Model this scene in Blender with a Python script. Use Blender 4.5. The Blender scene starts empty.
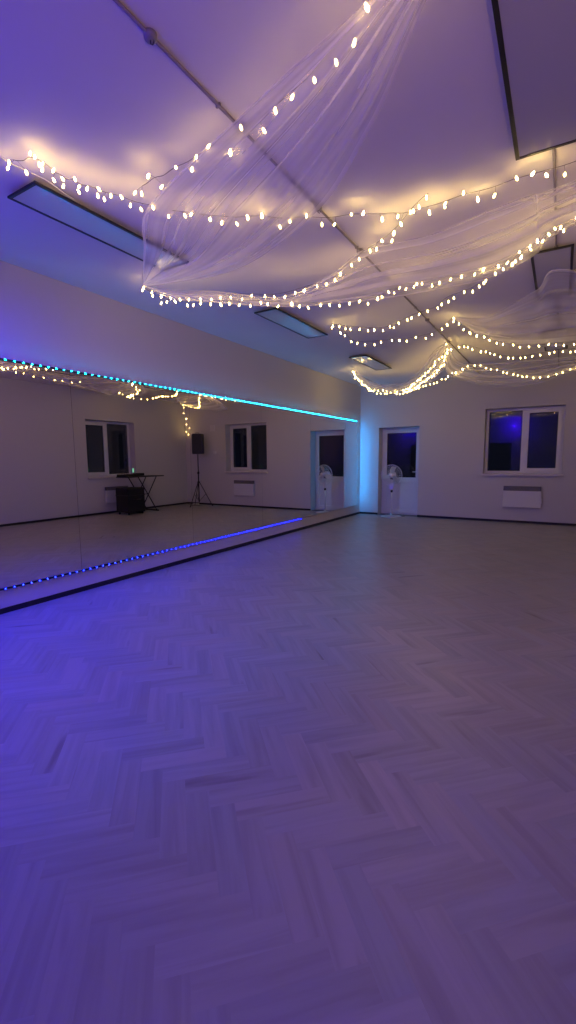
import bpy, bmesh, math, random
from mathutils import Vector, Matrix
random.seed(7)
sc = bpy.context.scene
COL = sc.collection
PI = math.pi
# ------------------------------------------------------------------ room size (metres)
XL, XR = -4.36, 1.65          # left (mirror) wall, right wall
YB, YF = -1.30, 10.75         # wall behind the camera, far wall
HC = 3.18                     # ceiling
TH = 0.36                     # wall thickness
XM = -4.33                    # mirror face
MY0, MY1, MZ0, MZ1 = 1.14, 10.48, 0.245, 2.30
# light levels
BULB, EXPO = 34., 0.
BULBC = (1., .68, .20)
LEDS = {'top': ((.0006,.44,1.), 260.), 'bottom': ((.0018,.0055,1.), 130.), 'far': ((.02,.36,1.), 620.), 'near': ((.0,.005,1.), 1350.)}
TUL0, TUL1 = .17, .50
LEAD = [(-2.87,1.56,3.15),(-2.87,1.68,3.15),(-2.84,1.82,3.14),(-2.86,1.95,3.13),(-2.9,2.05,3.15)]
LAMPS = [
 dict(kind='SPOT', loc=(-3.7,.6,2.7), color=(.0,.0,1), power=300, size=0, rot=(-4.3,2.4,1.6), spot_size=1.5, spot_blend=1.),
 dict(kind='SPOT', loc=(-3.3,.3,2.9), color=(.0,.0,1), power=420, size=0, rot=(-3.7,1.7,0), spot_size=1.7, spot_blend=1.),
 dict(kind='POINT', loc=(-1.9,-.85,2.8), color=(.02,.0,1), power=75, size=0),
 dict(kind='SPOT', loc=(.9,-1.0,1.3), color=(1,.50,.1), power=88, size=0, rot=(-.2,2.0,3.18), spot_size=2.2, spot_blend=1.),  # added warm uplight to lift the ceiling, no known fixture behind it
]
SHEETS = {'T1': {'a': [(-0.26, 1.64, 3.14), (-0.67, 1.67, 3.0), (-1.22, 1.81, 2.98), (-2.48, 2.34, 3.12), (-2.73, 2.5, 2.96), (-3.58, 3.22, 3.11)], 'b': [(-0.25, 1.65, 3.14), (-0.49, 1.78, 3.0), (-0.86, 2.2, 2.95), (-1.58, 3.02, 3.13), (-2.35, 3.08, 2.93), (-3.61, 3.26, 3.1)]},
 'T2': {'a': [(-3.62, 3.26, 3.12), (-3.28, 3.3, 3.02), (-2.87, 3.45, 2.98), (-2.39, 3.84, 2.95), (-1.87, 3.86, 3.05), (-1.52, 3.78, 3.14), (-0.93, 3.64, 3.06), (-0.48, 3.39, 3.0), (-0.25, 3.34, 3.0), (-0.01, 3.41, 3.05), (1.6, 3.2, 3.15)], 'b': [(-3.6, 3.24, 3.1), (-3.36, 3.36, 2.98), (-2.99, 3.44, 2.9), (-2.37, 3.79, 2.84), (-1.95, 4.03, 2.86), (-1.46, 4.3, 2.9), (-1.02, 4.38, 2.92), (-0.63, 4.39, 2.93), (-0.26, 4.15, 2.95), (0.0, 3.89, 3.0), (1.6, 3.25, 3.12)]},
 'T3': {'a': [(-1.24, 6.06, 3.14), (-0.86, 6.1, 3.1), (-0.31, 5.25, 3.02), (0.03, 4.93, 3.02), (1.58, 7.9, 3.15)], 'b': [(-1.23, 6.08, 3.12), (-0.96, 6.75, 3.0), (-0.54, 7.29, 2.95), (0.09, 7.58, 2.95), (1.58, 7.95, 3.12)]},
 'T4': {'a': [(-3.57, 8.39, 3.14), (-3.38, 8.6, 2.98), (-3.15, 9.01, 2.88), (-2.77, 8.97, 2.86), (-2.15, 7.96, 2.9), (-1.75, 7.18, 3.0), (-1.58, 7.26, 3.14)], 'b': [(-3.58, 8.43, 3.11), (-3.54, 8.9, 2.9), (-3.25, 9.18, 2.77), (-2.83, 9.31, 2.73), (-2.22, 8.75, 2.78), (-1.67, 7.78, 2.9), (-1.55, 7.4, 3.12)]},
 'T5': {'a': [(-1.58, 7.26, 3.14), (-1.49, 7.82, 2.95), (-1.21, 8.07, 2.93), (-0.5, 8.28, 2.93), (0.12, 8.82, 3.0), (1.58, 10.5, 3.14)], 'b': [(-1.58, 7.38, 3.12), (-1.71, 8.16, 2.82), (-1.07, 9.49, 2.72), (-0.4, 9.48, 2.73), (0.14, 9.27, 2.85), (1.58, 10.55, 3.1)]}}
STRINGS = {'S1': {'bulbs': [(1.5, 1.55, 3.1), (1.3, 1.6, 3.05), (1.1, 1.55, 3.0), (0.9, 1.62, 2.98), (0.7, 1.58, 2.97), (0.5, 1.66, 2.98), (0.3, 1.6, 3.0), (0.1, 1.68, 3.02), (-0.1, 1.62, 3.06), (-0.3, 1.66, 3.08), (-0.42, 1.62, 3.07), (-0.53, 1.7, 3.06), (-0.63, 1.69, 3.05), (-0.7, 1.73, 3.05), (-0.78, 1.83, 3.04), (-0.88, 1.86, 3.03), (-0.99, 1.88, 3.02), (-1.11, 1.91, 3.02), (-1.22, 1.93, 3.02), (-1.35, 2.02, 3.03), (-1.45, 1.97, 3.05), (-1.6, 2.08, 3.05), (-1.69, 2.02, 3.07), (-1.82, 2.06, 3.08), (-1.91, 2.12, 3.08), (-2.01, 2.09, 3.1), (-2.21, 2.18, 3.1), (-2.21, 2.07, 3.11), (-2.4, 2.18, 3.12), (-2.43, 2.16, 3.12)]},
 'S2': {'bulbs': [(-2.82, 1.58, 3.13), (-2.88, 1.61, 3.13), (-2.83, 1.68, 3.13), (-2.65, 1.61, 3.135), (-2.66, 1.64, 3.135), (-2.69, 1.68, 3.13), (-2.72, 1.72, 3.13), (-2.68, 1.7, 3.135), (-2.67, 1.76, 3.13), (-2.75, 1.8, 3.12), (-2.68, 1.81, 3.11), (-2.72, 1.85, 3.1), (-2.6, 1.84, 3.1), (-2.65, 1.91, 3.1), (-2.7, 1.93, 3.1), (-2.6, 1.93, 3.09), (-2.57, 1.98, 3.1), (-2.63, 2.02, 3.1), (-2.63, 2.07, 3.1), (-2.56, 2.07, 3.1), (-2.52, 2.11, 3.1), (-2.54, 2.21, 3.1), (-2.54, 2.29, 3.11), (-2.47, 2.33, 3.12), (-2.45, 2.46, 3.11), (-2.33, 2.49, 3.1), (-2.28, 2.51, 3.1), (-2.2, 2.61, 3.09), (-2.14, 2.67, 3.08), (-2.07, 2.74, 3.08), (-1.96, 2.72, 3.09), (-1.87, 2.77, 3.1), (-1.85, 2.97, 3.1), (-1.76, 2.97, 3.11), (-1.64, 3.0, 3.13), (-1.59, 3.14, 3.12), (-1.51, 3.2, 3.12), (-1.36, 3.14, 3.12), (-1.27, 3.16, 3.12), (-1.19, 3.3, 3.12), (-1.08, 3.33, 3.12), (-1.1, 3.44, 3.12), (-0.97, 3.32, 3.12), (-0.88, 3.39, 3.12), (-0.78, 3.4, 3.13), (-0.76, 3.37, 3.13), (-0.64, 3.32, 3.14), (-0.57, 3.42, 3.13), (-0.46, 3.42, 3.12), (-0.33, 3.29, 3.12), (-0.23, 3.28, 3.11), (-0.17, 3.32, 3.1), (-0.07, 3.37, 3.1), (0.05, 3.31, 3.1), (0.21, 3.25, 3.12)]},
 'A': {'path': [(-3.6, 3.24, 3.1), (-3.45, 3.31, 3.03), (-3.02, 3.48, 2.96), (-2.7, 3.62, 2.97), (-2.42, 3.8, 2.97), (-2.19, 3.87, 3.0), (-1.9, 3.9, 3.04), (-1.65, 3.8, 3.09), (-1.52, 3.78, 3.14), (-1.37, 3.68, 3.13), (-1.17, 3.52, 3.12), (-0.95, 3.29, 3.13), (-0.85, 3.24, 3.15)]},
 'B': {'path': [(-3.62, 3.25, 3.1), (-3.47, 3.39, 3.0), (-3.01, 3.47, 2.92), (-2.48, 3.63, 2.87), (-2.18, 3.85, 2.86), (-1.84, 4.11, 2.88), (-1.61, 4.31, 2.95), (-1.48, 4.62, 3.1), (-1.1, 4.33, 3.0), (-0.75, 4.26, 2.97), (-0.55, 4.21, 2.98), (-0.33, 4.06, 3.0), (-0.19, 3.99, 3.0), (-0.0, 3.81, 3.03), (1.6, 3.2, 3.13)]},
 'C': {'path': [(-2.64, 5.5, 3.14), (-2.23, 5.46, 3.03), (-1.92, 5.49, 2.99), (-1.52, 5.24, 3.0), (-1.26, 5.2, 3.03), (-1.09, 5.02, 3.05), (-0.8, 4.85, 3.05), (-0.62, 4.58, 3.05), (-0.46, 4.44, 3.05), (-0.35, 4.25, 3.05), (-0.1, 4.02, 3.08), (0.3, 4.4, 3.12), (0.42, 5.1, 3.13), (0.42, 5.7, 3.11), (0.45, 6.4, 3.14)]},
 'D': {'path': [(-2.66, 5.55, 3.13), (-2.56, 5.73, 3.08), (-2.46, 5.87, 2.98), (-2.09, 6.0, 2.97), (-1.75, 6.18, 3.0), (-1.45, 6.2, 3.05), (-1.24, 6.06, 3.14)]},
 'E': {'path': [(-1.24, 6.06, 3.14), (-1.15, 6.22, 3.07), (-1.01, 6.49, 3.0), (-0.81, 6.8, 2.95), (-0.49, 7.01, 2.9), (-0.26, 7.1, 2.9), (0.09, 7.38, 2.95), (0.6, 7.7, 3.0), (1.12, 7.85, 3.15)]},
 'F': {'path': [(-3.59, 8.44, 3.13), (-3.56, 8.89, 2.96), (-3.37, 9.09, 2.85), (-3.13, 9.34, 2.82), (-2.75, 9.12, 2.8), (-2.25, 8.34, 2.85), (-1.77, 7.55, 2.95), (-1.54, 7.35, 3.05), (-1.38, 7.42, 3.1), (-1.28, 7.55, 3.1), (-1.09, 7.67, 3.04), (-0.89, 7.87, 2.98), (-0.63, 8.02, 2.96), (-0.29, 8.04, 2.98), (0.1, 8.13, 3.0), (0.45, 8.22, 2.97), (0.85, 8.05, 3.01), (1.12, 7.86, 3.14)]},
 'F2': {'path': [(-3.57, 8.39, 3.12), (-3.55, 8.75, 2.96), (-3.46, 9.2, 2.83), (-3.14, 9.34, 2.78), (-2.79, 9.25, 2.76), (-2.31, 8.72, 2.82), (-1.82, 7.96, 2.93), (-1.58, 7.4, 3.05), (-1.58, 7.33, 3.14)]},
 'G': {'path': [(-2.79, 9.25, 2.8), (-2.29, 8.85, 2.8), (-1.95, 8.58, 2.82), (-1.64, 8.28, 2.88), (-1.38, 8.15, 2.93), (-1.24, 8.27, 2.95), (-0.99, 8.5, 2.88), (-0.78, 8.74, 2.83), (-0.54, 9.03, 2.8), (-0.27, 9.12, 2.82), (0.14, 9.15, 2.9), (0.42, 9.7, 2.98), (0.7, 10.05, 3.02), (1.0, 9.97, 3.14), (1.25, 10.3, 2.95), (1.45, 10.6, 2.6), (1.5, 10.66, 2.25), (1.44, 10.68, 2.2), (1.4, 10.66, 2.45)]}}
# ------------------------------------------------------------------ materials
def mat(name, color=(.8,.8,.8), rough=.5, metal=0., spec=.5, emit=None, es=0., coat=0., trans=0., alpha=1.):
    m = bpy.data.materials.new(name); m.use_nodes = True
    b = m.node_tree.nodes['Principled BSDF']
    b.inputs['Base Color'].default_value = (*color, 1)
    b.inputs['Roughness'].default_value = rough
    b.inputs['Metallic'].default_value = metal
    b.inputs['Specular IOR Level'].default_value = spec
    b.inputs['Coat Weight'].default_value = coat
    b.inputs['Transmission Weight'].default_value = trans
    if emit:
        b.inputs['Emission Color'].default_value = (*emit, 1)
        b.inputs['Emission Strength'].default_value = es
    return m

def noisy(m, scale=40., amt=.06, bump=.0, stretch=(1,1,1), detail=4):
    """procedural tone variation and a little bump in object space"""
    nt = m.node_tree; N = nt.nodes; L = nt.links
    b = N['Principled BSDF']; col = b.inputs['Base Color'].default_value[:]
    tc = N.new('ShaderNodeTexCoord'); mp = N.new('ShaderNodeMapping'); mp.inputs['Scale'].default_value = stretch
    nz = N.new('ShaderNodeTexNoise'); nz.inputs['Scale'].default_value = scale; nz.inputs['Detail'].default_value = detail
    cr = N.new('ShaderNodeMix'); cr.data_type = 'RGBA'
    cr.inputs[6].default_value = tuple(c*(1-amt) for c in col[:3])+(1,)
    cr.inputs[7].default_value = tuple(min(1,c*(1+amt)) for c in col[:3])+(1,)
    L.new(tc.outputs['Object'], mp.inputs['Vector']); L.new(mp.outputs['Vector'], nz.inputs['Vector'])
    L.new(nz.outputs['Fac'], cr.inputs[0]); L.new(cr.outputs[2], b.inputs['Base Color'])
    if bump:
        bp = N.new('ShaderNodeBump'); bp.inputs['Strength'].default_value = bump; bp.inputs['Distance'].default_value = .002
        L.new(nz.outputs['Fac'], bp.inputs['Height']); L.new(bp.outputs['Normal'], b.inputs['Normal'])
    return m

M = {}
M['wall'] = noisy(mat('painted_wall', (.60,.58,.57), .7, spec=.3), 60, .03, .15)
M['ceiling'] = noisy(mat('ceiling_paint', (.80,.77,.77), .75, spec=.25), 3, .03, 0)
M['black_trim'] = noisy(mat('black_trim', (.012,.012,.014), .45), 30, .2)
M['upvc'] = noisy(mat('white_upvc', (.70,.70,.70), .3), 20, .02)
M['sill'] = noisy(mat('sill_laminate', (.66,.62,.58), .35), 20, .03)
M['gasket'] = noisy(mat('rubber_gasket', (.02,.02,.02), .6), 30, .2)
M['white_enamel'] = noisy(mat('white_enamel', (.68,.68,.69), .4), 20, .02)
M['grey_grille'] = noisy(mat('grey_grille', (.13,.13,.14), .5), 30, .1)
M['black_plastic'] = noisy(mat('black_plastic', (.010,.010,.011), .5), 80, .3, .2)
M['black_metal'] = noisy(mat('black_metal', (.012,.012,.013), .35, .3), 60, .2)
M['black_cloth'] = noisy(mat('speaker_cloth', (.008,.008,.009), .85), 300, .5, .4)
M['chrome'] = noisy(mat('chrome', (.80,.79,.78), .33, .85), 30, .05)
M['alu'] = noisy(mat('dark_aluminium', (.03,.045,.05), .4, .6), 30, .1)
M['conduit'] = noisy(mat('painted_conduit', (.26,.24,.26), .6), 20, .06)
M['cable'] = noisy(mat('clear_cable', (.10,.08,.07), .5), 60, .1)
M['white_cable'] = noisy(mat('white_cable', (.70,.68,.62), .45), 60, .05)
M['wood_dark'] = noisy(mat('dark_door_wood', (.035,.022,.015), .4), 12, .3, .1, (1,1,.1))
M['brass'] = noisy(mat('brushed_steel', (.5,.5,.5), .3, 1.), 30, .05)
M['panel_face'] = noisy(mat('panel_diffuser', (.55,.55,.58), .2, spec=.8, coat=.5), 2, .02)
M['night'] = noisy(mat('night_ground', (.01,.01,.012), 1.), 2, .3)
M['mirror'] = noisy(mat('mirror_silver', (.84,.785,.73), 0., 1.), .5, .004)
M['bulb'] = mat('warm_bulb', (1,.9,.7), .4, emit=BULBC, es=BULB)
M['bulb_bright'] = mat('bright_warm_bulb', (1,.9,.7), .4, emit=BULBC, es=BULB*2.2)
for _k, (_c, _s) in LEDS.items(): M['led_'+_k] = mat('led_'+_k, (.5,.7,1), .4, emit=_c, es=_s)
M['green_led'] = mat('green_display', (.1,.5,.3), .4, emit=(.25,.9,.55), es=.6)

def glass_mat():
    m = bpy.data.materials.new('window_glass'); m.use_nodes = True
    N = m.node_tree.nodes; L = m.node_tree.links; N.clear()
    o = N.new('ShaderNodeOutputMaterial'); mx = N.new('ShaderNodeMixShader')
    t = N.new('ShaderNodeBsdfTransparent'); g = N.new('ShaderNodeBsdfGlossy'); fr = N.new('ShaderNodeFresnel')
    nz = N.new('ShaderNodeTexNoise'); nz.inputs['Scale'].default_value = .8
    ad = N.new('ShaderNodeMath'); ad.operation = 'MULTIPLY_ADD'; ad.inputs[1].default_value = 1.15; ad.inputs[2].default_value = .0
    g.inputs['Roughness'].default_value = .01
    t.inputs['Color'].default_value = (.7,.72,.75,1); fr.inputs['IOR'].default_value = 1.5
    L.new(fr.outputs[0], ad.inputs[0]); L.new(ad.outputs[0], mx.inputs[0])
    L.new(t.outputs[0], mx.inputs[1]); L.new(g.outputs[0], mx.inputs[2]); L.new(mx.outputs[0], o.inputs[0])
    bp = N.new('ShaderNodeBump'); bp.inputs['Strength'].default_value = .02; L.new(nz.outputs['Fac'], bp.inputs['Height']); L.new(bp.outputs[0], g.inputs['Normal'])
    return m
M['glass'] = glass_mat()

def tulle_mat():
    m = bpy.data.materials.new('white_tulle'); m.use_nodes = True
    N = m.node_tree.nodes; L = m.node_tree.links; N.clear()
    o = N.new('ShaderNodeOutputMaterial'); mx = N.new('ShaderNodeMixShader'); m2 = N.new('ShaderNodeMixShader')
    t = N.new('ShaderNodeBsdfTransparent'); d = N.new('ShaderNodeBsdfDiffuse'); tr = N.new('ShaderNodeBsdfTranslucent')
    d.inputs['Color'].default_value = (.90,.87,.86,1); tr.inputs['Color'].default_value = (.90,.87,.86,1)
    m2.inputs[0].default_value = .5
    sh = N.new('ShaderNodeBsdfSheen'); sh.inputs['Color'].default_value = (.9,.88,.86,1); sh.inputs['Roughness'].default_value = .6
    ad = N.new('ShaderNodeAddShader')
    uv = N.new('ShaderNodeUVMap'); mp = N.new('ShaderNodeMapping'); mp.inputs['Scale'].default_value = (.16, 11, 1)
    nz = N.new('ShaderNodeTexNoise'); nz.inputs['Scale'].default_value = 1.; nz.inputs['Detail'].default_value = 3
    mr = N.new('ShaderNodeMapRange'); mr.inputs['From Min'].default_value = .35; mr.inputs['From Max'].default_value = .8
    mr.inputs['To Min'].default_value = TUL0; mr.inputs['To Max'].default_value = TUL1
    L.new(uv.outputs[0], mp.inputs[0]); L.new(mp.outputs[0], nz.inputs['Vector']); L.new(nz.outputs['Fac'], mr.inputs['Value'])
    sx = N.new('ShaderNodeSeparateXYZ'); L.new(uv.outputs[0], sx.inputs[0])       # doubled hem along both long edges
    pp = N.new('ShaderNodeMath'); pp.operation = 'PINGPONG'; pp.inputs[1].default_value = .5; L.new(sx.outputs[1], pp.inputs[0])
    hm = N.new('ShaderNodeMath'); hm.operation = 'LESS_THAN'; hm.inputs[1].default_value = .012; L.new(pp.outputs[0], hm.inputs[0])
    ma = N.new('ShaderNodeMath'); ma.operation = 'MULTIPLY_ADD'; ma.inputs[1].default_value = .16; L.new(hm.outputs[0], ma.inputs[0]); L.new(mr.outputs[0], ma.inputs[2])
    L.new(ma.outputs[0], mx.inputs[0]); L.new(d.outputs[0], m2.inputs[1]); L.new(tr.outputs[0], m2.inputs[2])
    L.new(t.outputs[0], mx.inputs[1]); L.new(m2.outputs[0], ad.inputs[0]); L.new(sh.outputs[0], ad.inputs[1]); L.new(ad.outputs[0], mx.inputs[2]); L.new(mx.outputs[0], o.inputs[0])
    return m
M['tulle'] = tulle_mat()

def floor_mat():
    m = bpy.data.materials.new('herringbone_oak_vinyl'); m.use_nodes = True
    N = m.node_tree.nodes; L = m.node_tree.links; b = N['Principled BSDF']
    at = N.new('ShaderNodeAttribute'); at.attribute_name = 'tone'
    uv = N.new('ShaderNodeUVMap'); mp = N.new('ShaderNodeMapping'); mp.inputs['Scale'].default_value = (1.6, 22, 1)
    n1 = N.new('ShaderNodeTexNoise'); n1.inputs['Scale'].default_value = 1.; n1.inputs['Detail'].default_value = 6; n1.inputs['Distortion'].default_value = .6
    mp2 = N.new('ShaderNodeMapping'); mp2.inputs['Scale'].default_value = (.9, 7, 1)
    n2 = N.new('ShaderNodeTexNoise'); n2.inputs['Scale'].default_value = 1.3; n2.inputs['Detail'].default_value = 2
    for mm in (mp, mp2): L.new(uv.outputs[0], mm.inputs[0])
    L.new(mp.outputs[0], n1.inputs['Vector']); L.new(mp2.outputs[0], n2.inputs['Vector'])
    r1 = N.new('ShaderNodeValToRGB'); e = r1.color_ramp.elements
    e[0].position = .30; e[0].color = (.475,.44,.42,1); e[1].position = .60; e[1].color = (.58,.55,.53,1)
    L.new(n1.outputs['Fac'], r1.inputs[0])
    r2 = N.new('ShaderNodeValToRGB'); e = r2.color_ramp.elements
    e[0].position = .24; e[0].color = (.62,.575,.56,1); e[1].position = .34; e[1].color = (1,1,1,1)
    L.new(n2.outputs['Fac'], r2.inputs[0])
    mu = N.new('ShaderNodeMix'); mu.data_type = 'RGBA'; mu.blend_type = 'MULTIPLY'; mu.inputs[0].default_value = 1
    L.new(r1.outputs[0], mu.inputs[6]); L.new(r2.outputs[0], mu.inputs[7])
    m3 = N.new('ShaderNodeMix'); m3.data_type = 'RGBA'; m3.blend_type = 'MULTIPLY'; m3.inputs[0].default_value = 1
    L.new(mu.outputs[2], m3.inputs[6]); L.new(at.outputs['Color'], m3.inputs[7])
    # narrow joint between planks, from the plank's own edge coordinate
    uv2 = N.new('ShaderNodeUVMap'); uv2.uv_map = 'edge'
    sp = N.new('ShaderNodeSeparateXYZ'); L.new(uv2.outputs[0], sp.inputs[0])
    mn = N.new('ShaderNodeMath'); mn.operation = 'MINIMUM'; L.new(sp.outputs[0], mn.inputs[0]); L.new(sp.outputs[1], mn.inputs[1])
    lt = N.new('ShaderNodeMapRange'); lt.inputs['From Min'].default_value = .0; lt.inputs['From Max'].default_value = .0025
    lt.inputs['To Min'].default_value = .90; lt.inputs['To Max'].default_value = 1
    L.new(mn.outputs[0], lt.inputs['Value'])
    m4 = N.new('ShaderNodeMix'); m4.data_type = 'RGBA'; m4.blend_type = 'MULTIPLY'; m4.inputs[0].default_value = 1
    L.new(m3.outputs[2], m4.inputs[6]); L.new(lt.outputs[0], m4.inputs[7])
    L.new(m4.outputs[2], b.inputs['Base Color'])
    rr = N.new('ShaderNodeMapRange'); rr.inputs['To Min'].default_value = .28; rr.inputs['To Max'].default_value = .40
    L.new(n1.outputs['Fac'], rr.inputs['Value']); L.new(rr.outputs[0], b.inputs['Roughness'])
    b.inputs['Specular IOR Level'].default_value = .6
    b.inputs['IOR'].default_value = 1.5
    bp = N.new('ShaderNodeBump'); bp.inputs['Strength'].default_value = .12; bp.inputs['Distance'].default_value = .001
    L.new(n1.outputs['Fac'], bp.inputs['Height']); L.new(bp.outputs[0], b.inputs['Normal'])
    return m
M['floor'] = floor_mat()

# ------------------------------------------------------------------ mesh helpers
def link(name, bm, m, parent=None, smooth=False, loc=None):
    me = bpy.data.meshes.new(name); bm.to_mesh(me); bm.free()
    for mm in (m if isinstance(m, (list, tuple)) else [m]): me.materials.append(mm)
    if smooth:
        for p in me.polygons: p.use_smooth = True
    o = bpy.data.objects.new(name, me); COL.objects.link(o)
    if parent: o.parent = parent
    if loc: o.location = loc
    return o
def box(bm, x0, x1, y0, y1, z0, z1, bev=0., mi=0):
    r = bmesh.ops.create_cube(bm, size=1)
    vs = r['verts']
    for v in vs:
        v.co = Vector(((x0+x1)/2+v.co.x*(x1-x0), (y0+y1)/2+v.co.y*(y1-y0), (z0+z1)/2+v.co.z*(z1-z0)))
    fs = set(f for v in vs for f in v.link_faces)
    for f in fs: f.material_index = mi
    if bev:
        es = list(set(e for v in vs for e in v.link_edges))
        bmesh.ops.bevel(bm, geom=es, offset=bev, segments=2, affect='EDGES', profile=.5)
    return bm
def B(*a, **k):
    return box(bmesh.new(), *a, **k)
def tube(bm, pts, r, seg=8, caps=True, closed=False):
    pts = [Vector(p) for p in pts]; rs = r if isinstance(r, (list, tuple)) else [r]*len(pts)
    rings = []; n = len(pts); up = None
    for i, p in enumerate(pts):
        if closed: t = (pts[(i+1) % n]-pts[i-1])
        else: t = pts[min(i+1, n-1)]-pts[max(i-1, 0)]
        t = t.normalized() if t.length > 1e-9 else Vector((0,0,1))
        if up is None:
            up = Vector((0,0,1)) if abs(t.z) < .9 else Vector((1,0,0))
        a = t.cross(up); a = a.normalized() if a.length > 1e-6 else t.orthogonal().normalized()
        b = a.cross(t).normalized(); up = b
        rings.append([bm.verts.new(p+(a*math.cos(2*PI*k/seg)+b*math.sin(2*PI*k/seg))*rs[i]) for k in range(seg)])
    for i in range(n if closed else n-1):
        A, Bq = rings[i], rings[(i+1) % n]
        for k in range(seg):
            try: bm.faces.new((A[k], A[(k+1) % seg], Bq[(k+1) % seg], Bq[k]))
            except ValueError: pass
    if caps and not closed:
        bm.faces.new(rings[0][::-1]); bm.faces.new(rings[-1])
    return bm
def lathe(bm, prof, seg=16, c=(0,0,0)):
    """profile [(radius, z)] turned about a vertical axis"""
    rings = []
    for r, z in prof:
        rings.append([bm.verts.new((c[0]+r*math.cos(2*PI*k/seg), c[1]+r*math.sin(2*PI*k/seg), c[2]+z)) for k in range(seg)])
    for A, Bq in zip(rings, rings[1:]):
        for k in range(seg): bm.faces.new((A[k], A[(k+1) % seg], Bq[(k+1) % seg], Bq[k]))
    bm.faces.new(rings[0][::-1]); bm.faces.new(rings[-1])
    return bm
def fixn(bm):
    bmesh.ops.recalc_face_normals(bm, faces=bm.faces); return bm
def tag(o, label=None, cat=None, group=None, kind=None):
    if label: o['label'] = label
    if cat: o['category'] = cat
    if group: o['group'] = group
    if kind: o['kind'] = kind
    return o
def thing(name, label, cat, loc=(0,0,0), rotz=0, group=None, kind=None):
    o = bpy.data.objects.new(name, None); o.empty_display_size = .1; COL.objects.link(o)
    o.location = loc; o.rotation_euler = (0,0,rotz)
    return tag(o, label, cat, group, kind)
def struct(name, bm, m, label, parent=None, cat='room', smooth=False):
    o = link(name, bm, m, parent, smooth)
    if not parent: tag(o, label, cat, kind='structure')
    return o
def crom(P, n):
    """Catmull-Rom samples, n per segment"""
    P = [Vector(p) for p in P]; out = []
    Q = [P[0]*2-P[1]]+P+[P[-1]*2-P[-2]]
    for i in range(1, len(Q)-2):
        a, b, c, d = Q[i-1:i+3]
        for k in range(n):
            t = k/n
            out.append(.5*((2*b)+(c-a)*t+(2*a-5*b+4*c-d)*t*t+(3*b-a-3*c+d)*t**3))
    out.append(P[-1].copy()); return out
def resample(pts, step=None, count=None):
    L = [0.]
    for a, b in zip(pts, pts[1:]): L.append(L[-1]+(b-a).length)
    tot = L[-1]; n = count or max(2, int(tot/step)+1); out = []; j = 0
    for i in range(n):
        s = tot*i/(n-1)
        while j < len(L)-2 and L[j+1] < s: j += 1
        t = (s-L[j])/max(1e-9, L[j+1]-L[j]); out.append(pts[j].lerp(pts[j+1], min(1,t)))
    return out

# ------------------------------------------------------------------ floor: 45 degree herringbone planks in one mesh
def clip(poly, x0, x1, y0, y1):
    for ax, v, s in ((0,x0,1),(0,x1,-1),(1,y0,1),(1,y1,-1)):
        out = []
        for i in range(len(poly)):
            a, b = poly[i-1], poly[i]; da, db = (a[ax]-v)*s, (b[ax]-v)*s
            if (da >= 0) != (db >= 0):
                t = da/(da-db); out.append(tuple(a[k]+(b[k]-a[k])*t for k in range(6)))
            if db >= 0: out.append(b)
        poly = out
        if len(poly) < 3: return []
    return poly
def make_floor():
    W, n = .097, 4; L = W*n; c45 = math.sqrt(.5)
    bm = bmesh.new(); uvl = bm.loops.layers.uv.new('UVMap'); edl = bm.loops.layers.uv.new('edge'); cl = bm.loops.layers.color.new('tone')
    rnd = random.Random(3)
    def plank(u0, v0, horiz):
        lu, lv = (L, W) if horiz else (W, L)
        if horiz: cs = [(0,0),(lu,0),(lu,lv),(0,lv)]
        else: cs = [(0,0),(lu,0),(lu,lv),(0,lv)]
        poly = []
        for a, b in cs:
            u, v = u0+a-.208, 1.309-(v0+b); x = (u-v)*c45; y = (u+v)*c45
            al, ac = (a, b) if horiz else (b, a)
            poly.append((x, y, al, ac, 0, 0))
        if max(p[0] for p in poly) < XL or min(p[0] for p in poly) > XR or max(p[1] for p in poly) < YB or min(p[1] for p in poly) > YF: return
        poly = clip(poly, XL, XR, YB, YF)
        if len(poly) < 3: return
        t = 1+rnd.uniform(-.035,.03)*(1 if rnd.random() < .85 else 1.6); ou, ov = rnd.uniform(0,50), rnd.uniform(0,50)
        try: f = bm.faces.new([bm.verts.new((p[0], p[1], 0)) for p in poly])
        except ValueError: return
        w = rnd.uniform(-.015,.015)
        for lp, p in zip(f.loops, poly):
            lp[uvl].uv = (p[2]+ou, p[3]+ov); lp[edl].uv = (min(p[2], L-p[2]), min(p[3], W-p[3]))
            lp[cl] = (min(1,t*(1+w)*.88), min(1,t*.88), min(1,t*(1-w)*.88), 1)
    # note: edge map is linear only per half, so the joint is drawn from a split quad
    R = int(16/W)
    for j in range(-26, 27):
        for k in range(-R, R):
            u, v = (k+2*n*j)*W, k*W
            x, y = (u+v-1.5)*c45, (u-v+1.1)*c45
            if not (XL-2 < x < XR+2 and YB-2 < y < YF+2): continue
            plank(u, v, True); plank(u+n*W, v-(n-1)*W, False)
    bmesh.ops.remove_doubles(bm, verts=bm.verts, dist=.0001)
    for f in bm.faces:
        if f.normal.z < 0: f.normal_flip()
    return bm
fl = struct('floor', make_floor(), M['floor'], 'pale grey oak herringbone vinyl floor of the dance hall', cat='floor')
slab = B(XL-TH, XR+TH, YB-TH, YF+TH, -.14, -.004)
struct('floor', slab, M['grey_grille'], 'concrete slab under the herringbone floor', cat='floor').name = 'floor_slab'
struct('ceiling', B(XL-TH, XR+TH, YB-TH, YF+TH, HC, HC+.15), M['ceiling'], 'smooth pale ceiling above the hung lights and tulle', cat='ceiling')

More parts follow.
